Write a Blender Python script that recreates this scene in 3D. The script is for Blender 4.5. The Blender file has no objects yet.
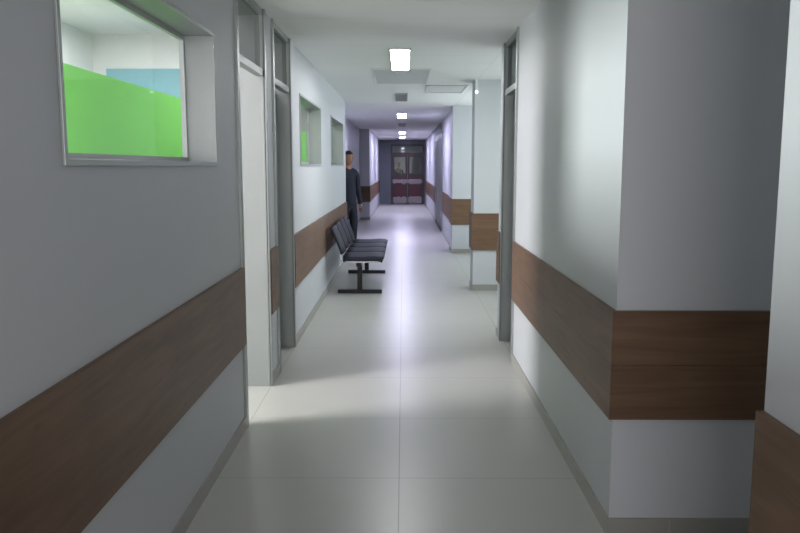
import bpy, bmesh, math, random
from mathutils import Vector, Matrix
random.seed(4)
S = bpy.context.scene
C = S.collection

# ---------------------------------------------------------------- camera
cam = bpy.data.cameras.new('camera'); cam.lens = 34.41; cam.sensor_width = 36; cam.clip_start = .05
co = bpy.data.objects.new('camera', cam); C.objects.link(co)
co.location = (0, 0, 1.55); co.rotation_euler = (math.pi/2 - .1311, 0, .0042)
S.camera = co

# ---------------------------------------------------------------- world, exposure, daylight and fill
w = bpy.data.worlds.new('world'); S.world = w; w.use_nodes = True
w.node_tree.nodes['Background'].inputs[0].default_value = (.75, .85, 1, 1)
w.node_tree.nodes['Background'].inputs[1].default_value = .6
S.view_settings.view_transform = 'Standard'; S.view_settings.look = 'None'
S.view_settings.exposure = 1.1; S.view_settings.gamma = 1; S.view_settings.use_curve_mapping = False

def area(name, loc, rot, sx, sy, power, col):
    l = bpy.data.lights.new(name, 'AREA'); l.shape = 'RECTANGLE'; l.size = sx; l.size_y = sy
    l.energy = power; l.color = col
    o = bpy.data.objects.new(name, l); C.objects.link(o); o.location = loc; o.rotation_euler = rot
    return o
# daylight entering the side room by its outer window (opposite the open doorway)
area('daylight_side_room', (-4.36, 3.45, 2.0), (0, -math.pi/2, 0), 1.1, 1.05, 185, (1, .98, .98))
# unseen lamps added above the green partitions to brighten the side room
area('side_room_fill', (-1.9, 8.9, 3.25), (0, 0, 0), .5, 2.2, 18, (1, .97, 1))
area('side_room_fill_back', (-3.3, 8.2, 3.25), (0, 0, 0), .6, 2.4, 34, (1, .97, 1))
# dim fill light added behind the viewer, in front of the closed back wall
area('fill_behind_viewer', (0, -2.35, 1.5), (math.pi/2, 0, 0), 1.5, 1.6, 28, (1, .97, .98))

# unseen fill lights added in the two right bays to brighten mid corridor
area('fill_near_bay', (2.37, 8.3, 1.6), (0, math.pi/2, 0), 1.3, 1.6, 15, (.93, .97, 1))
area('fill_far_bay', (2.37, 11.8, 1.6), (0, math.pi/2, 0), 1.3, 2.4, 34, (.92, .95, 1))

# ---------------------------------------------------------------- materials
def mat(name, col, rough=.6, metal=0, spec=.5, var=0, scale=6, bump=0, bscale=60):
    m = bpy.data.materials.new(name); m.use_nodes = True
    nt = m.node_tree; b = nt.nodes['Principled BSDF']
    b.inputs['Base Color'].default_value = (*col, 1); b.inputs['Roughness'].default_value = rough
    b.inputs['Metallic'].default_value = metal; b.inputs['Specular IOR Level'].default_value = spec
    tc = nt.nodes.new('ShaderNodeTexCoord')
    n = nt.nodes.new('ShaderNodeTexNoise'); n.inputs['Scale'].default_value = scale; n.inputs['Detail'].default_value = 3
    nt.links.new(tc.outputs['Object'], n.inputs['Vector'])
    mx = nt.nodes.new('ShaderNodeMix'); mx.data_type = 'RGBA'
    v = var or .03
    mx.inputs[6].default_value = (*[c*(1-v) for c in col], 1); mx.inputs[7].default_value = (*[min(1, c*(1+v)) for c in col], 1)
    nt.links.new(n.outputs['Fac'], mx.inputs[0]); nt.links.new(mx.outputs[2], b.inputs['Base Color'])
    if bump:
        n2 = nt.nodes.new('ShaderNodeTexNoise'); n2.inputs['Scale'].default_value = bscale
        nt.links.new(tc.outputs['Object'], n2.inputs['Vector'])
        bp = nt.nodes.new('ShaderNodeBump'); bp.inputs['Strength'].default_value = bump; bp.inputs['Distance'].default_value = .002
        nt.links.new(n2.outputs['Fac'], bp.inputs['Height']); nt.links.new(bp.outputs[0], b.inputs['Normal'])
    return m

def grid_mat(name, base, line, sx, sy, ox, oy, lw, rough, var, spec=.5, cell=.0):
    """square tiles in world X/Y with thin joints; base colour varies a little from tile to tile"""
    m = bpy.data.materials.new(name); m.use_nodes = True
    nt = m.node_tree; b = nt.nodes['Principled BSDF']; L = nt.links.new
    b.inputs['Roughness'].default_value = rough; b.inputs['Specular IOR Level'].default_value = spec
    g = nt.nodes.new('ShaderNodeNewGeometry'); sp = nt.nodes.new('ShaderNodeSeparateXYZ'); L(g.outputs['Position'], sp.inputs[0])
    def M(op, a, b_=None):
        n = nt.nodes.new('ShaderNodeMath'); n.operation = op
        for i, v in enumerate((a, b_)):
            if v is None: continue
            if isinstance(v, (int, float)): n.inputs[i].default_value = v
            else: L(v, n.inputs[i])
        return n.outputs[0]
    ds, cells = [], []
    for s, o, k in ((sx, ox, 0), (sy, oy, 1)):
        u = M('DIVIDE', M('SUBTRACT', sp.outputs[k], o), s)
        cells.append(M('FLOOR', u))
        f = M('FRACT', u); d = M('MULTIPLY', M('MINIMUM', f, M('SUBTRACT', 1.0, f)), s)
        ds.append(d)
    mask = M('LESS_THAN', M('MINIMUM', *ds), lw/2)
    cb = nt.nodes.new('ShaderNodeCombineXYZ'); L(cells[0], cb.inputs[0]); L(cells[1], cb.inputs[1])
    wn = nt.nodes.new('ShaderNodeTexWhiteNoise'); L(cb.outputs[0], wn.inputs[0])
    nz = nt.nodes.new('ShaderNodeTexNoise'); nz.inputs['Scale'].default_value = 3.5; nz.inputs['Detail'].default_value = 5; L(g.outputs['Position'], nz.inputs[0])
    fac = M('ADD', M('MULTIPLY', wn.outputs[0], cell), M('MULTIPLY', nz.outputs[0], 1-cell))
    m1 = nt.nodes.new('ShaderNodeMix'); m1.data_type = 'RGBA'; L(fac, m1.inputs[0])
    m1.inputs[6].default_value = (*[c*(1-var) for c in base], 1); m1.inputs[7].default_value = (*[c*(1+var) for c in base], 1)
    m2 = nt.nodes.new('ShaderNodeMix'); m2.data_type = 'RGBA'; L(mask, m2.inputs[0]); L(m1.outputs[2], m2.inputs[6]); m2.inputs[7].default_value = (*line, 1)
    L(m2.outputs[2], b.inputs['Base Color'])
    return m

def wood_mat():
    m = bpy.data.materials.new('wood_laminate'); m.use_nodes = True
    nt = m.node_tree; b = nt.nodes['Principled BSDF']; L = nt.links.new
    b.inputs['Roughness'].default_value = .45; b.inputs['Specular IOR Level'].default_value = .35
    g = nt.nodes.new('ShaderNodeNewGeometry'); mp = nt.nodes.new('ShaderNodeMapping'); mp.inputs['Scale'].default_value = (1.2, 1.2, 16)
    L(g.outputs['Position'], mp.inputs[0])
    n = nt.nodes.new('ShaderNodeTexNoise'); n.inputs['Scale'].default_value = 1.6; n.inputs['Detail'].default_value = 7; n.inputs['Distortion'].default_value = .8
    L(mp.outputs[0], n.inputs[0])
    n2 = nt.nodes.new('ShaderNodeTexNoise'); n2.inputs['Scale'].default_value = 2.2; n2.inputs['Detail'].default_value = 2
    L(g.outputs['Position'], n2.inputs[0])
    ad = nt.nodes.new('ShaderNodeMath'); ad.operation = 'MULTIPLY_ADD'; L(n.outputs[0], ad.inputs[0]); ad.inputs[1].default_value = .6
    ml = nt.nodes.new('ShaderNodeMath'); ml.operation = 'MULTIPLY'; L(n2.outputs[0], ml.inputs[0]); ml.inputs[1].default_value = .4
    L(ml.outputs[0], ad.inputs[2])
    r = nt.nodes.new('ShaderNodeValToRGB'); L(ad.outputs[0], r.inputs[0])
    r.color_ramp.elements[0].position = .3; r.color_ramp.elements[0].color = (.095, .052, .030, 1)
    r.color_ramp.elements[1].position = .7; r.color_ramp.elements[1].color = (.185, .108, .064, 1)
    # small dark knots
    v = nt.nodes.new('ShaderNodeTexVoronoi'); v.inputs['Scale'].default_value = 4.5; mp2 = nt.nodes.new('ShaderNodeMapping'); mp2.inputs['Scale'].default_value = (.8, .8, 1.6)
    L(g.outputs['Position'], mp2.inputs[0]); L(mp2.outputs[0], v.inputs[0])
    lt = nt.nodes.new('ShaderNodeMapRange'); L(v.outputs['Distance'], lt.inputs[0]); lt.inputs[1].default_value = .03; lt.inputs[2].default_value = .11; lt.inputs[3].default_value = .55; lt.inputs[4].default_value = 1
    mm = nt.nodes.new('ShaderNodeMix'); mm.data_type = 'RGBA'; mm.blend_type = 'MULTIPLY'; mm.inputs[0].default_value = 1
    L(r.outputs[0], mm.inputs[6]); L(lt.outputs[0], mm.inputs[7]); L(mm.outputs[2], b.inputs['Base Color'])
    return m

def glass_mat(name, tint=(.93, .97, .95), refl=.03):
    m = bpy.data.materials.new(name); m.use_nodes = True
    nt = m.node_tree; nt.nodes.clear(); L = nt.links.new
    o = nt.nodes.new('ShaderNodeOutputMaterial'); t = nt.nodes.new('ShaderNodeBsdfTransparent'); t.inputs[0].default_value = (*tint, 1)
    g = nt.nodes.new('ShaderNodeBsdfGlossy'); g.inputs['Roughness'].default_value = .03
    f = nt.nodes.new('ShaderNodeLayerWeight'); f.inputs[0].default_value = .5
    pw = nt.nodes.new('ShaderNodeMath'); pw.operation = 'POWER'; L(f.outputs['Facing'], pw.inputs[0]); pw.inputs[1].default_value = 5
    ma = nt.nodes.new('ShaderNodeMath'); ma.operation = 'MULTIPLY_ADD'; L(pw.outputs[0], ma.inputs[0]); ma.inputs[1].default_value = .45; ma.inputs[2].default_value = refl
    mx = nt.nodes.new('ShaderNodeMixShader'); L(ma.outputs[0], mx.inputs[0]); L(t.outputs[0], mx.inputs[1]); L(g.outputs[0], mx.inputs[2]); L(mx.outputs[0], o.inputs[0])
    return m
def emit_mat(name, col, s):
    m = bpy.data.materials.new(name); m.use_nodes = True
    b = m.node_tree.nodes['Principled BSDF']; b.inputs['Base Color'].default_value = (.8, .8, .8, 1)
    b.inputs['Emission Color'].default_value = (*col, 1); b.inputs['Emission Strength'].default_value = s
    return m

M = dict(
    paint=mat('white_wall_paint', (.52, .535, .56), .55, var=.015, scale=2, bump=.15, bscale=120, spec=.35),
    room=mat('side_room_white_paint', (.82, .78, .81), .6, var=.01),
    green=mat('bright_green_paint', (.19, .66, .075), .6, var=.04, scale=3),
    blue=mat('pale_blue_paint', (.23, .45, .55), .6, var=.03),
    floor=grid_mat('pale_ceramic_floor_tile', (.42, .42, .395), (.25, .245, .23), .915, .915, -.02, 3.656, .005, .33, .05, .4, .3),
    ceiling=grid_mat('white_ceiling_tile', (.78, .79, .78), (.62, .63, .62), 1.85, .61, -.95, 5.60, .006, .6, .02, .3, .5),
    base=mat('grey_tile_skirting', (.30, .29, .265), .35, var=.06, scale=4),
    wood=wood_mat(),
    edge=mat('dark_wood_edge', (.07, .04, .028), .5),
    frame=mat('brushed_grey_metal', (.36, .385, .375), .42, metal=.75, var=.04, scale=3),
    frame_dark=mat('grey_painted_door', (.25, .27, .27), .4, var=.03),
    alu=mat('aluminium', (.42, .43, .43), .35, metal=.7),
    glass=glass_mat('clear_glass'),
    dim_glass=glass_mat('door_glass', (.8, .8, .8), .008),
    shade_glass=glass_mat('shaded_transom_glass', (.55, .57, .56)),  # clear transom glass; the grey tint stands in for shade on the jamb behind
    black=mat('black_plastic', (.020, .021, .034), .6, var=.1, spec=.2),
    blackm=mat('black_steel', (.012, .012, .016), .4, metal=.3),
    chrome=mat('chrome', (.6, .6, .62), .2, metal=1),
    lamp_off=mat('grey_unlit_diffuser', (.16, .16, .16), .5), paleh=mat('pale_ceiling_panel', (.62, .63, .63), .6),
    hatch=mat('grey_ceiling_panel', (.50, .51, .51), .6),
    lampbody=mat('white_lamp_body', (.7, .7, .7), .4),
    red=mat('dark_red_panel', (.075, .012, .018), .4, var=.06),
    dframe=mat('dark_brown_door_frame', (.035, .018, .02), .4),
    steel=mat('pale_steel', (.27, .24, .25), .35, metal=.3),
    endwall=mat('dark_grey_panel', (.115, .13, .155), .5, var=.04),
    skin=mat('skin', (.36, .19, .13), .55), hair=mat('black_hair', (.012, .01, .01), .6),
    navy=mat('navy_cloth', (.012, .015, .032), .85, var=.15), darkcloth=mat('black_cloth', (.009, .011, .022), .85, var=.15),
    shoe=mat('black_shoe', (.01, .01, .012), .4), eye=mat('eye', (.03, .02, .02), .3),
    grout=mat('pinkish_grout', (.42, .34, .31), .7),
    emerg=emit_mat('small_white_lamp', (1, 1, 1), 1.2),
)

# ---------------------------------------------------------------- helpers
def box(bm, x0, x1, y0, y1, z0, z1):
    v = [bm.verts.new((x, y, z)) for x in (x0, x1) for y in (y0, y1) for z in (z0, z1)]
    for f in ((0,1,3,2),(4,6,7,5),(0,4,5,1),(2,3,7,6),(0,2,6,4),(1,5,7,3)):
        bm.faces.new([v[i] for i in f])
def obj(name, bm, m, parent=None, smooth=False, bev=0, origin=None):
    bmesh.ops.recalc_face_normals(bm, faces=bm.faces)
    if origin: bmesh.ops.translate(bm, verts=bm.verts, vec=-Vector(origin))
    if bev: bmesh.ops.bevel(bm, geom=list(bm.edges), offset=bev, segments=2, affect='EDGES', profile=.7)
    me = bpy.data.meshes.new(name); bm.to_mesh(me); bm.free()
    me.materials.append(m)
    if smooth:
        for p in me.polygons: p.use_smooth = True
    o = bpy.data.objects.new(name, me); C.objects.link(o)
    if origin: o.location = origin
    if parent: o.parent = parent
    return o
def boxes(name, bs, m, parent=None, bev=0, origin=None):
    bm = bmesh.new()
    for b in bs: box(bm, *b)
    return obj(name, bm, m, parent, bev=bev, origin=origin)
def struct(name, bs, m, bev=0):
    o = boxes(name, bs, m, bev=bev); o['kind'] = 'structure'; return o
def empty(name, loc=(0, 0, 0)):
    o = bpy.data.objects.new(name, None); C.objects.link(o); o.location = loc; o.empty_display_size = .1
    return o
def sempty(name): o = empty(name); o['kind'] = 'structure'; return o
def tag(o, label, cat, group=None):
    o['label'] = label; o['category'] = cat
    if group: o['group'] = group
    return o

XL, XR, ZC = -.94, .87, 2.583       # corridor wall planes, ceiling height
BB, BT = .51, .965                  # wood band heights
TW = .16                            # wall thickness
DEND = 31.36
ZR = 3.3                            # side room ceiling

# ---------------------------------------------------------------- shell
struct('floor', [(-4.4, 2.9, -2.6, 36, -.1, 0)], M['floor'])
struct('ceiling', [(XL-.02, 2.9, -2.6, 12.58, ZC, ZC+.12), (-1.45, 2.9, 12.58, 36, ZC, ZC+.12)], M['ceiling'])
# left wall with its window and door openings:  (y0, y1, z openings)
W1 = (2.13, 3.86); W2 = (7.04, 8.80); W3 = (10.05, 12.02); ZS, ZH = 1.557, 2.19
xl0, xl1 = XL-TW, XL
lw = [(xl0, xl1, -2.6, W1[0], 0, ZR), (xl0, xl1, W1[0], W1[1], 0, ZS), (xl0, xl1, W1[0], W1[1], ZH, ZR), (xl0, xl1, W1[1], 4.413, 0, ZR),
      (xl0, xl1, 4.413, 5.275, ZC, ZR), (xl0, xl1, 5.275, 5.62, 0, ZR), (xl0, xl1, 5.62, 6.46, ZC, ZR), (xl0, xl1, 6.46, W2[0], 0, ZR),
      (xl0, xl1, W2[0], W2[1], 0, ZS), (xl0, xl1, W2[0], W2[1], ZH, ZR), (xl0, xl1, W2[1], W3[0], 0, ZR),
      (xl0, xl1, W3[0], W3[1], 0, ZS), (xl0, xl1, W3[0], W3[1], ZH, ZR), (xl0, xl1, W3[1], 12.58, 0, ZR)]
struct('wall_left', lw, M['paint'])
struct('wall_left_recess', [(-1.4, -1.25, 12.58, 22.1, 0, ZC+.1), (-1.4, xl0, 12.44, 12.58, 0, ZC+.1)], M['paint'])
struct('wall_left_far', [(-1.25, -.97, 22.1, DEND, 0, ZC+.1)], M['paint'])
# right walls
struct('wall_right_near', [(XR, XR+TW, -2.6, 1.785, 0, ZC), (XR+TW, 2.7, 1.65, 1.785, 0, ZC)], M['paint'])
struct('wall_right_passage', [(2.7, 2.85, 1.6, 3.3, 0, ZC)], M['paint'])
struct('wall_right', [(XR, 2.7, 3.07, 3.23, 0, ZC), (XR, XR+TW, 3.23, 5.95, 0, ZC), (XR, XR+TW, 6.7, 6.96, 0, ZC), (XR+TW, 2.4, 6.82, 6.96, 0, ZC)], M['paint'])
struct('wall_right_recess', [(2.4, 2.55, 6.8, 14.3, 0, ZC)], M['paint'])
struct('wall_right_pier', [(XR, 2.4, 9.47, 9.85, 0, ZC)], M['paint'])
struct('wall_right_far', [(XR, 2.4, 13.6, 14.3, 0, ZC), (XR+.035, 2.4, 14.3, DEND, 0, ZC)], M['paint'])
struct('wall_back', [(-1.1, 1.1, -2.6, -2.45, 0, ZC)], M['paint'])
struct('wall_end', [(-.97, -.50, DEND, DEND+.12, 0, ZC), (-.50, .92, DEND, DEND+.12, 2.40, ZC), (.84, .92, DEND, DEND+.12, 0, 2.40)], M['endwall'])
# lobby beyond the end doors
struct('wall_lobby', [(-1.6, -1.45, DEND+.12, 35.6, 0, ZC), (1.8, 1.95, DEND+.12, 35.6, 0, ZC), (-1.6, 1.95, 35.6, 35.75, 0, ZC)], M['paint'])
# side room
struct('wall_side_room', [(-4.35, -4.2, -.6, 2.9, 0, ZR), (-4.35, -4.2, 2.9, 4.0, 0, 1.45), (-4.35, -4.2, 2.9, 4.0, 2.55, ZR), (-4.35, -4.2, 4.0, 13.05, 0, ZR),
                          (-4.2, xl0, -.6, -.45, 0, ZR), (-4.2, -1.4, 12.9, 13.05, 0, ZR), (-1.4, xl0, 12.6, 12.75, ZC, ZR)], M['room'])
struct('ceiling_side_room', [(-4.35, xl1, -.6, 13.05, ZR, ZR+.1)], M['room'])
# short partition across the back of the side room: white above, blue paint below
struct('wall_side_room_partition', [(-4.2, -2.85, 10.6, 10.72, 0, ZR)], M['room'])
struct('trim_1', [(-4.02, -2.85, 10.585, 10.6, 0, 2.85)], M['blue'])

# skirting
sk = .075; t = .012
struct('baseboard_left', [(XL, XL+t, -2.45, 4.413, 0, sk), (XL, XL+t, 5.275, 5.62, 0, sk), (XL, XL+t, 6.46, 12.58, 0, sk)], M['base'])
struct('baseboard_left_far', [(-1.25, -1.25+t, 12.58, 22.1-t, 0, sk), (-1.25, -.97, 22.1-t, 22.1, 0, sk), (-.97, -.97+t, 22.1-t, DEND, 0, sk)], M['base'])
struct('baseboard_right', [(XR-t, XR, -2.45, 1.785, 0, sk), (XR-t, XR, 3.07-t, 5.95, 0, sk), (XR-t, XR, 6.7, 6.96, 0, sk),
                           (XR, 1.12, 3.07-t, 3.07, 0, sk), (1.126, 2.7, 3.07-t, 3.07, 0, sk)], M['base'])
struct('trim_2', [(1.12, 1.126, 3.07-t-.0005, 3.07, 0, sk)], M['grout'])
struct('baseboard_right_far', [(XR-t, 2.4, 9.47-t, 9.47, 0, sk), (XR-t, XR, 9.47, 9.85, 0, sk), (XR-t, 2.4, 13.6-t, 13.6, 0, sk),
                               (XR-t, XR, 13.6, 14.3, 0, sk), (XR+.035-t, XR+.035, 14.3, DEND, 0, sk)], M['base'])

# ---------------------------------------------------------------- wooden wall guard boards
bt = .02
def guard(label, segs, gap=.0):
    """segs: ('x', xface, dir, y0, y1) along the corridor or ('y', yface, x0, x1) facing the viewer"""
    c = segs[0]
    o = empty('guard_board', (c[1], c[3], BB) if c[0] == 'x' else (c[2], c[1], BB))
    mid = BB + .505*(BT-BB)
    for nm, z0, z1 in (('lower_plank', BB, mid-gap), ('upper_plank', mid+gap, BT)):
        bs = []
        for s in segs:
            if s[0] == 'x':
                _, x, d, y0, y1 = s; bs.append((min(x, x+d*bt), max(x, x+d*bt), y0, y1, z0, z1))
            else:
                _, y, x0, x1 = s; bs.append((x0, x1, y-bt, y, z0, z1))
        p = boxes(nm, bs, M['wood']); p.parent = o; p.location = -o.location
    return tag(o, label, 'wall guard', 'wooden guard boards along the corridor walls')
guard('long brown wood band along the near left wall, under the big window', [('x', XL, 1, -2.4, 4.40)])
guard('short piece of brown wood band on the narrow wall strip between the two left doorways', [('x', XL, 1, 5.29, 5.60)])
guard('brown wood band on the left wall behind the black bench', [('x', XL, 1, 6.48, 12.57)])
guard('small distant wood band on the left, beyond the standing person', [('x', -.97, 1, 22.1-bt, DEND-.01), ('y', 22.1, -1.25, -.97), ('x', -1.25, 1, 12.62, 22.1-bt)])
guard('wood band cut off by the right edge of the picture, with small dark knots', [('x', XR, -1, -2.4, 1.785)])
guard('brown wood band wrapping the big near right wall corner', [('x', XR, -1, 3.07-bt, 5.93), ('y', 3.07, XR, 2.69)], .0008)
guard('sliver of wood band just behind the grey metal post on the right', [('x', XR, -1, 6.72, 6.95)])
guard('wood band on the nearer white pier on the right, behind the metal post', [('y', 9.47, XR-bt, 2.39), ('x', XR, -1, 9.47, 9.84)])
guard('wood band on the farther right pier, running on along the wall to the end', [('y', 13.6, XR-bt, 2.39), ('x', XR, -1, 13.6, 14.3), ('x', XR+.035, -1, 14.3, 17.6), ('x', XR+.035, -1, 21.2, DEND-.01)])

# ---------------------------------------------------------------- windows in the left wall
fw = .008
def window(n, y0, y1, mull=()):
    o = sempty('window_%d' % n)
    f = .012
    boxes('reveal', [(XL-TW, XL, y0, y0+f, ZS, ZH), (XL-TW, XL, y1-f, y1, ZS, ZH), (XL-TW, XL, y0+f, y1-f, ZS, ZS+f), (XL-TW, XL, y0+f, y1-f, ZH-f, ZH)], M['frame'], o)
    boxes('window_frame', [(XL, XL+.01, y0-fw, y0+f, ZS-fw, ZH+fw), (XL, XL+.01, y1-f, y1+fw*.5, ZS-fw, ZH+fw),
                           (XL, XL+.01, y0+f, y1-f, ZS-fw, ZS+f), (XL, XL+.01, y0+f, y1-f, ZH-f, ZH+fw)], M['frame'], o, bev=.002)
    g0, g1, h0, h1 = y0+f, y1-f, ZS+f, ZH-f; gx = XL-TW+.01; b = .022
    boxes('sash', [(gx, gx+.02, g0, g0+b, h0, h1), (gx, gx+.02, g1-b, g1, h0, h1), (gx, gx+.02, g0+b, g1-b, h0, h0+b), (gx, gx+.02, g0+b, g1-b, h1-b, h1)], M['alu'], o)
    for m in mull:
        boxes('mullion', [(gx-.005, gx+.05, m-.02, m+.02, h0+b, h1-b)], M['frame'], o)
    boxes('glass_pane', [(gx+.008, gx+.012, g0+b, g1-b, h0+b, h1-b)], M['glass'], o)
    return o
window(1, *W1)
window(2, *W2, mull=(7.78,))
window(3, *W3, mull=(10.95,))
for n, (a, b) in ((5, (7.4, 9.2)), (6, (10.5, 13.1))):      # unseen frames on solid wall, added to go with the bay fill lights
    o = sempty('window_%d' % n)
    boxes('window_frame', [(2.33, 2.40, a, a+.06, .9, 2.3), (2.33, 2.40, b-.06, b, .9, 2.3), (2.33, 2.40, a+.06, b-.06, .9, .96), (2.33, 2.40, a+.06, b-.06, 2.24, 2.3)], M['alu'], o)
    boxes('glass_pane', [(2.355, 2.36, a+.06, b-.06, .96, 2.24)], M['glass'], o)
o = sempty('window_4')                  # outer window of the side room
boxes('window_frame', [(-4.25, -4.2, 2.9, 2.94, 1.45, 2.55), (-4.25, -4.2, 3.96, 4.0, 1.45, 2.55), (-4.25, -4.2, 2.94, 3.96, 1.45, 1.49), (-4.25, -4.2, 2.94, 3.96, 2.51, 2.55)], M['alu'], o)

# ---------------------------------------------------------------- door frames
def door(n, side, y0, y1, closed, depth=TW):
    """metal frame round a full-height opening with a transom bar; side -1 left, +1 right"""
    o = sempty('door_%d' % n)
    xw = XL if side < 0 else XR
    def xs(a, b):
        p, q = xw+side*a, xw+side*b; return (min(p, q), max(p, q))
    ft = .02
    x = xs(-.008, depth+.008)
    boxes('jamb', [(*x, y0, y0+ft, 0, ZC)], M['frame'], o, bev=.002)
    boxes('jamb', [(*x, y1-ft, y1, 0, ZC)], M['frame'], o, bev=.002)
    boxes('architrave', [(*xs(-.014, 0), y0-.035, y0+ft, 0, ZC), (*xs(-.014, 0), y1-ft, y1+.03, 0, ZC)], M['frame'], o)
    boxes('head', [(*xs(0, depth), y0+ft, y1-ft, ZC-.04, ZC)], M['frame'], o)
    boxes('transom_bar', [(*xs(.0, .05), y0+ft, y1-ft, 2.145, 2.19)], M['frame_dark'], o, bev=.003)
    boxes('transom_glass', [(*xs(.02, .024), y0+ft, y1-ft, 2.19, ZC-.04)], M['shade_glass'], o)
    if closed:
        lf = boxes('door_leaf', [(*xs(depth-.045, depth-.005), y0+ft, y1-ft, .008, 2.145)], M['frame_dark'], o, bev=.002)
        hy = y0+.1
        boxes('handle', [(*xs(depth-.10, depth-.045), hy-.01, hy+.01, 1.03, 1.05), (*xs(depth-.10, depth-.085), hy-.01, hy+.11, 1.03, 1.05)], M['chrome'], lf, bev=.004)
    return o
door(1, -1, 4.413, 5.275, False)
door(2, -1, 5.62, 6.46, True)
door(3, 1, 5.95, 6.70, True)
# closed grey door in the far right wall
o = sempty('door_4'); xf = XR+.035
boxes('frame', [(xf-.02, xf, 17.62, 17.72, 0, 2.2), (xf-.02, xf, 21.1, 21.2, 0, 2.2), (xf-.02, xf, 17.62, 21.2, 2.2, 2.3), (xf-.02, xf, 19.36, 19.46, 0, 2.2)], M['frame'], o)
boxes('door_leaf', [(xf-.012, xf, 17.72, 19.36, .01, 2.2)], M['frame_dark'], o)
boxes('door_leaf', [(xf-.012, xf, 19.46, 21.1, .01, 2.2)], M['frame_dark'], o)

# end double door
o = sempty('door_5'); y = DEND
x0, x1 = -.50, .84; ft = .06
boxes('frame', [(x0, x0+ft, y-.03, y+.1, 0, 2.4), (x1-ft, x1, y-.03, y+.1, 0, 2.4), (x0+ft, x1-ft, y-.03, y+.1, 2.34, 2.4), (x0+ft, x1-ft, y-.03, y+.1, 2.0, 2.08)], M['dframe'], o)
boxes('transom_glass', [(x0+ft, x1-ft, y+.02, y+.03, 2.08, 2.34)], M['glass'], o)
xm = (x0+x1)/2
for a, b in ((x0+ft, xm-.004), (xm+.004, x1-ft)):
    st = .075
    lf = boxes('door_leaf', [(a, a+st, y, y+.05, .01, 2.0), (b-st, b, y, y+.05, .01, 2.0), (a+st, b-st, y, y+.05, 1.9, 2.0), (a+st, b-st, y, y+.05, 1.06, 1.24)], M['dframe'], o)
    boxes('glass_pane', [(a+st, b-st, y+.02, y+.028, 1.24, 1.9)], M['dim_glass'], lf)
    boxes('red_panel', [(a+st, b-st, y-.002, y+.045, .30, .80), (a+st, b-st, y-.002, y+.045, 1.0, 1.1)], M['red'], lf)
    boxes('push_bar', [(a+.01, b-.01, y-.045, y-.005, .84, .99)], M['steel'], lf, bev=.008)
    boxes('kick_plate', [(a+.03, b-.03, y-.004, y+.045, .05, .28)], M['steel'], lf)

# ---------------------------------------------------------------- green partitions in the side room
g = boxes('green_partition', [(-2.44, -2.40, 4.9, 8.85, .0, 2.27)], M['green'], origin=(-2.42, 6.9, 0))
tag(g, 'large bright green partition behind the near left window', 'partition')
g = boxes('green_partition', [(-2.2, -1.165, 9.5, 9.54, 0, 1.96)], M['green'], origin=(-1.7, 9.52, 0))
tag(g, 'small patch of bright green partition behind the farther left window', 'partition')

# ---------------------------------------------------------------- ceiling fittings
def lamp(yc, on, label, col=(1, 1, 1), s=30, xc=-.03, w=.17, l=1.25):
    o = empty('ceiling_lamp', (xc, yc, ZC))
    h = .018
    boxes('housing', [(-w/2-.012, -w/2, -l/2-.012, l/2+.012, -h, 0), (w/2, w/2+.012, -l/2-.012, l/2+.012, -h, 0),
                      (-w/2, w/2, -l/2-.012, -l/2, -h, 0), (-w/2, w/2, l/2, l/2+.012, -h, 0)], M['lampbody'] if on else M['hatch'], o)
    boxes('diffuser', [(-w/2, w/2, -l/2, l/2, -h+.004, -.001)], emit_mat('lit_diffuser', col, s) if on else M['lamp_off'], o)
    return tag(o, label, 'lamp')
lav = (.72, .69, 1.0)
lamp(7.7, True, 'nearest and largest lit rectangular ceiling lamp', (.97, .98, 1), 22, l=1.45)
lamp(11.8, False, 'small dark unlit ceiling lamp just beyond the nearest lit one')
lamp(16.05, True, 'second lit ceiling lamp down the corridor, between the two dark ones', lav, 52)
lamp(19.8, False, 'tiny dark unlit ceiling lamp beyond the second lit one')
lamp(24.3, True, 'third lit ceiling lamp down the corridor', lav, 52)
lamp(28.2, True, 'farthest lit ceiling lamp, last before the end door', lav, 52)
lamp(33.5, True, 'unseen lit ceiling lamp added in the lobby beyond the end door', (.9, .9, 1), 6)  # added out of view, lights the lobby behind the door glass

def panel(x0, x1, y0, y1, label, m='hatch'):
    o = empty('ceiling_panel', ((x0+x1)/2, (y0+y1)/2, ZC)); a, b = (x1-x0)/2, (y1-y0)/2; e = .018
    boxes('rim', [(-a, -a+e, -b, b, -.012, 0), (a-e, a, -b, b, -.012, 0), (-a+e, a-e, -b, -b+e, -.012, 0), (-a+e, a-e, b-e, b, -.012, 0)], M['lampbody'], o)
    boxes('panel', [(-a+e, a-e, -b+e, b-e, -.005, 0)], M[m], o)
    return tag(o, label, 'ceiling panel')
panel(-.35, .30, 8.4, 9.85, 'darker grey rectangular ceiling panel just beyond the nearest lit lamp')
panel(.30, .84, 10.1, 11.1, 'fainter grey ceiling panel on the right, in front of the farther pier', 'paleh')
e = empty('pendant_sensor', (.885, 9.43, ZC))
boxes('stem', [(-.012, .012, -.012, .012, -.13, 0)], M['lampbody'], e, bev=.003)
bm = bmesh.new(); bmesh.ops.create_uvsphere(bm, u_segments=16, v_segments=8, radius=.018)
d = obj('bulb', bm, M['emerg'], e, smooth=True); d.location = (0, 0, -.15)
tag(e, 'tiny white light on a short stem at the top corner of the nearer right pier', 'lamp')

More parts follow.
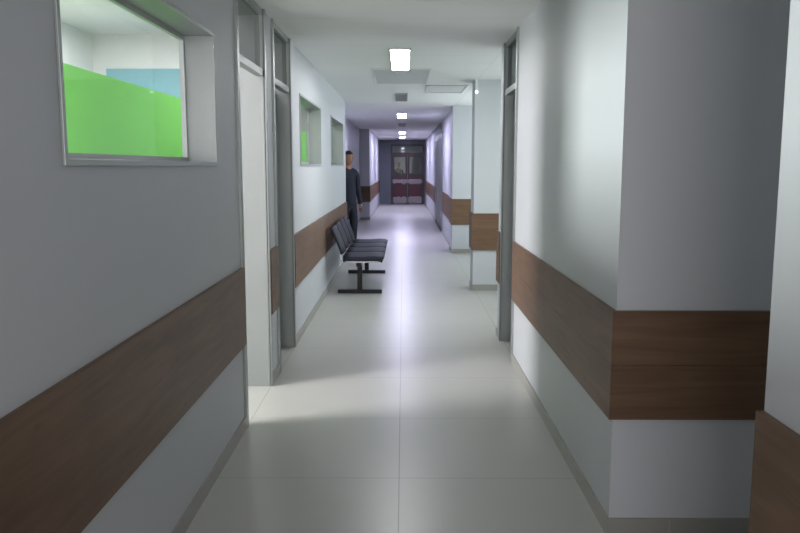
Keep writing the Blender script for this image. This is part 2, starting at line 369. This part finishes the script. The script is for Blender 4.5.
# ---------------------------------------------------------------- black beam bench
def rot_box(bm, hx, hy, hz, mtx):
    old = set(bm.verts); box(bm, -hx, hx, -hy, hy, -hz, hz)
    bmesh.ops.transform(bm, matrix=mtx, verts=[v for v in bm.verts if v not in old])
B = empty('beam_bench', (-.53, 10.15, 0))
boxes('beam', [(-.03, .03, -1.12, 1.12, .355, .405)], M['blackm'], B, bev=.005)
for yy in (-.89, .88):
    lg = boxes('leg', [(-.03, .03, yy-.025, yy+.025, .045, .36)], M['blackm'], B, bev=.005)
    boxes('foot_bar', [(-.27, .27, yy-.032, yy+.032, 0, .045)], M['blackm'], lg, bev=.008)
def slab(name, pts, y0, y1, th, m, parent):
    """a curved shell: profile pts (x,z) swept along y, with thickness, ends rounded"""
    bm = bmesh.new(); n = len(pts); rows = []
    ys = [y0, y0+.02, y0+.05, y1-.05, y1-.02, y1]; inset = [.03, .01, 0, 0, .01, .03]
    for yv, ins in zip(ys, inset):
        row = []
        for sgn in (1, -1):
            for i in range(n):
                a = Vector(pts[max(i-1, 0)]); b = Vector(pts[min(i+1, n-1)]); tg = (b-a).normalized(); nn = Vector((-tg.y, tg.x))
                p = Vector(pts[i]) + nn*sgn*th/2*(1-ins*8)
                if i == 0: p += tg*ins
                if i == n-1: p -= tg*ins
                row.append(bm.verts.new((p.x, yv, p.y)))
        rows.append(row)
    loop = list(range(n)) + [n+i for i in reversed(range(n))]
    for r in range(len(rows)-1):
        for k in range(len(loop)):
            a, b = loop[k], loop[(k+1) % len(loop)]
            bm.faces.new((rows[r][a], rows[r][b], rows[r+1][b], rows[r+1][a]))
    for row in (rows[0], rows[-1]):
        for i in range(n-1): bm.faces.new((row[i], row[i+1], row[n+i+1], row[n+i]))
    return obj(name, bm, m, parent, smooth=True)
seatp = [(-.19, .447), (-.10, .440), (.05, .440), (.18, .448), (.26, .443), (.29, .43)]
backp = [(-.20, .50), (-.225, .58), (-.27, .70), (-.30, .76), (-.322, .82)]
for k in range(4):
    yc = -.855 + k*.57
    slab('seat', seatp, yc-.27, yc+.27, .075, M['black'], B)
    slab('backrest', backp, yc-.265, yc+.265, .032, M['black'], B)
    for s in (-.2, .2):
        bm = bmesh.new()
        rot_box(bm, .012, .012, .05, Matrix.Translation((-.2, yc+s, .475)) @ Matrix.Rotation(-.3, 4, 'Y'))
        box(bm, -.22, .02, yc+s-.012, yc+s+.012, .405, .43)
        obj('bracket', bm, M['chrome'], B)
for s in (-1.13, 1.13):
    boxes('end_cap', [(-.16, .24, s-.012, s+.012, .405, .425)], M['chrome'], B, bev=.003)
tag(B, 'black bench of joined seats standing on the tiles along the left wall', 'bench')

# ---------------------------------------------------------------- people
def skin_mesh(name, pts, edges, m, parent, sub=2, flat=1.0):
    me = bpy.data.meshes.new(name); me.from_pydata([p[0] for p in pts], edges, [])
    o = bpy.data.objects.new(name, me); C.objects.link(o)
    md = o.modifiers.new('s', 'SKIN'); md.use_smooth_shade = True; md.branch_smoothing = .6
    for i, p in enumerate(pts):
        r = p[1]; me.skin_vertices[0].data[i].radius = r if isinstance(r, tuple) else (r, r)
    me.skin_vertices[0].data[0].use_root = True
    sd = o.modifiers.new('d', 'SUBSURF'); sd.levels = sub; sd.render_levels = sub
    dg = bpy.context.evaluated_depsgraph_get(); me2 = bpy.data.meshes.new_from_object(o.evaluated_get(dg))
    o.modifiers.clear(); o.data = me2; me2.name = name; bpy.data.meshes.remove(me)
    me2.materials.clear(); me2.materials.append(m)
    for p in me2.polygons: p.use_smooth = True
    o.parent = parent; return o

def person(loc, rz, label, h=1.77, arm_out=.0):
    P = empty('person', loc); P.rotation_euler = (0, 0, rz)
    k = h/1.77
    V = lambda x, y, z: (x*k, y*k, z*k)
    # figure faces local -Y
    pts = [(V(0, 0, .95), .13), (V(0, .01, 1.12), .125), (V(0, .015, 1.30), .135), (V(0, .02, 1.43), .10), (V(0, .01, 1.50), .058), (V(0, -.005, 1.565), .06)]
    ed = [(0, 1), (1, 2), (2, 3), (3, 4), (4, 5)]
    def chain(start, seq):
        prev = start
        for p in seq:
            pts.append(p); ed.append((prev, len(pts)-1)); prev = len(pts)-1
        return prev
    for s in (-1, 1):
        chain(0, [(V(s*.095, 0, .86), .085), (V(s*.10, -.01, .68), .072), (V(s*.105, -.01, .50), .055), (V(s*.11, .01, .34), .052), (V(s*.115, .02, .10), .036), (V(s*.12, -.03, .045), .034), (V(s*.13, -.12, .035), .03)])
        wst = chain(3, [(V(s*.165, .015, 1.42), .055), (V(s*.205, .02, 1.29), .045), (V(s*.225, .02, 1.13), .036), (V(s*.235, -.02, .98), .030), (V(s*.235, -.045, .88), .022), (V(s*.232, -.055, .83), (.020, .030))])
    body = skin_mesh('body', pts, ed, M['skin'], P)
    # fingers and thumbs
    for s in (-1, 1):
        for j, (dy, ln) in enumerate(((-.032, .066), (-.011, .076), (.010, .072), (.030, .056))):
            a = V(s*.232, -.055+dy, .815); q = [(a, .009)]
            for f_ in (.4, .75, 1): q.append(((a[0]-s*.018*f_*f_, a[1]-.006*f_, a[2]-ln*f_), .0085-.001*f_))
            skin_mesh('finger', q, [(0, 1), (1, 2), (2, 3)], M['skin'], body, 1)
        a = V(s*.228, -.085, .845)
        skin_mesh('thumb', [(a, .011), ((a[0]-s*.006, a[1]-.022, a[2]-.025), .010), ((a[0]-s*.014, a[1]-.026, a[2]-.052), .008)], [(0, 1), (1, 2)], M['skin'], body, 1)
    # head, joined to the body outline
    bm = bmesh.new(); bmesh.ops.create_uvsphere(bm, u_segments=28, v_segments=20, radius=1)
    for v in bm.verts:
        x, y, z = v.co
        wx = .076*(1-.22*max(0, -z)**1.5); 
        fx = x*wx; fy = y*(.098 if y > 0 else .092)*(1-.10*max(0, -z)); fz = z*.118
        if y < 0:
            if abs(x) < .22 and -.45 < z < .15: fy -= .022*(1-abs(x)/.22)*(1-abs(z+.25)/.45 if z < -.25 else 1-(z+.25)/.45*.8)   # nose
            if .08 < abs(x) < .5 and .0 < z < .25: fy += .008                                                                 # eye sockets
            if z < -.75: fy -= .008
        v.co = (fx, fy, fz)
    for s in (-1, 1):       # ears
        nv = bmesh.ops.create_uvsphere(bm, u_segments=8, v_segments=6, radius=1)['verts']
        bmesh.ops.transform(bm, matrix=Matrix.Translation((s*.077, .008, -.005)) @ Matrix.Diagonal((.010, .018, .032, 1)), verts=nv)
    hd = obj('head', bm, M['skin'], body, smooth=True); hd.location = V(0, -.012, 1.652)
    for s in (-1, 1):
        bm = bmesh.new(); bmesh.ops.create_uvsphere(bm, u_segments=8, v_segments=6, radius=.010)
        e_ = obj('eye', bm, M['eye'], P, smooth=True); e_.location = hd.location + Vector((s*.029, -.079, .012))
    bm = bmesh.new(); bmesh.ops.create_uvsphere(bm, u_segments=8, v_segments=6, radius=1)
    bmesh.ops.transform(bm, matrix=Matrix.Diagonal((.024, .008, .006, 1)), verts=bm.verts)
    mo = obj('mouth', bm, M['red'], P); mo.location = hd.location + Vector((0, -.081, -.062))
    bm = bmesh.new(); bmesh.ops.create_uvsphere(bm, u_segments=24, v_segments=16, radius=1)
    kill = [v for v in bm.verts if (v.co.y < 0 and v.co.z < .42 + .0*v.co.x) or (v.co.z < -.35) or (v.co.y < .25 and v.co.z < .05)]
    bmesh.ops.delete(bm, geom=kill, context='VERTS')
    for v in bm.verts: v.co = (v.co.x*.088, v.co.y*.112, v.co.z*.136)
    ext = bmesh.ops.solidify(bm, geom=bm.faces[:], thickness=.008)
    hr = obj('hair', bm, M['hair'], P, smooth=True); hr.location = hd.location
    # clothes
    p2 = [(V(0, 0, .80), .150), (V(0, .005, 1.02), .15), (V(0, .01, 1.15), .148), (V(0, .015, 1.32), .155), (V(0, .02, 1.44), .115), (V(0, .012, 1.54), .066)]
    e2 = [(0, 1), (1, 2), (2, 3), (3, 4), (4, 5)]
    for s in (-1, 1):
        prev = 4
        for p in [(V(s*.165, .015, 1.42), .072), (V(s*.207, .02, 1.29), .062), (V(s*.228, .02, 1.13), .053), (V(s*.238, -.015, .98), .046), (V(s*.238, -.045, .87), .042)]:
            p2.append(p); e2.append((prev, len(p2)-1)); prev = len(p2)-1
    skin_mesh('jacket', p2, e2, M['navy'], P)
    p3 = [(V(0, 0, 1.04), .138), (V(0, 0, .90), .142)]; e3 = [(0, 1)]
    for s in (-1, 1):
        prev = 1
        for p in [(V(s*.095, 0, .82), .098), (V(s*.10, -.01, .66), .086), (V(s*.105, -.01, .48), .070), (V(s*.11, .01, .30), .066), (V(s*.115, .015, .08), .058)]:
            p3.append(p); e3.append((prev, len(p3)-1)); prev = len(p3)-1
    skin_mesh('trousers', p3, e3, M['darkcloth'], P)
    for s in (-1, 1):
        skin_mesh('shoe', [(V(s*.118, .045, .047), (.045, .045)), (V(s*.122, -.04, .043), (.043, .043)), (V(s*.13, -.13, .034), (.044, .032)), (V(s*.133, -.175, .03), (.032, .026))], [(0, 1), (1, 2), (2, 3)], M['shoe'], P)
    return tag(P, label, 'person')
person((-.945, 13.2, 0), .75, 'person in dark navy clothes standing by the left wall behind the black bench, arms down', h=1.79)
person((-.20, 32.6, 0), 0, 'dark figure standing beyond the left glass pane of the end door', h=1.68)
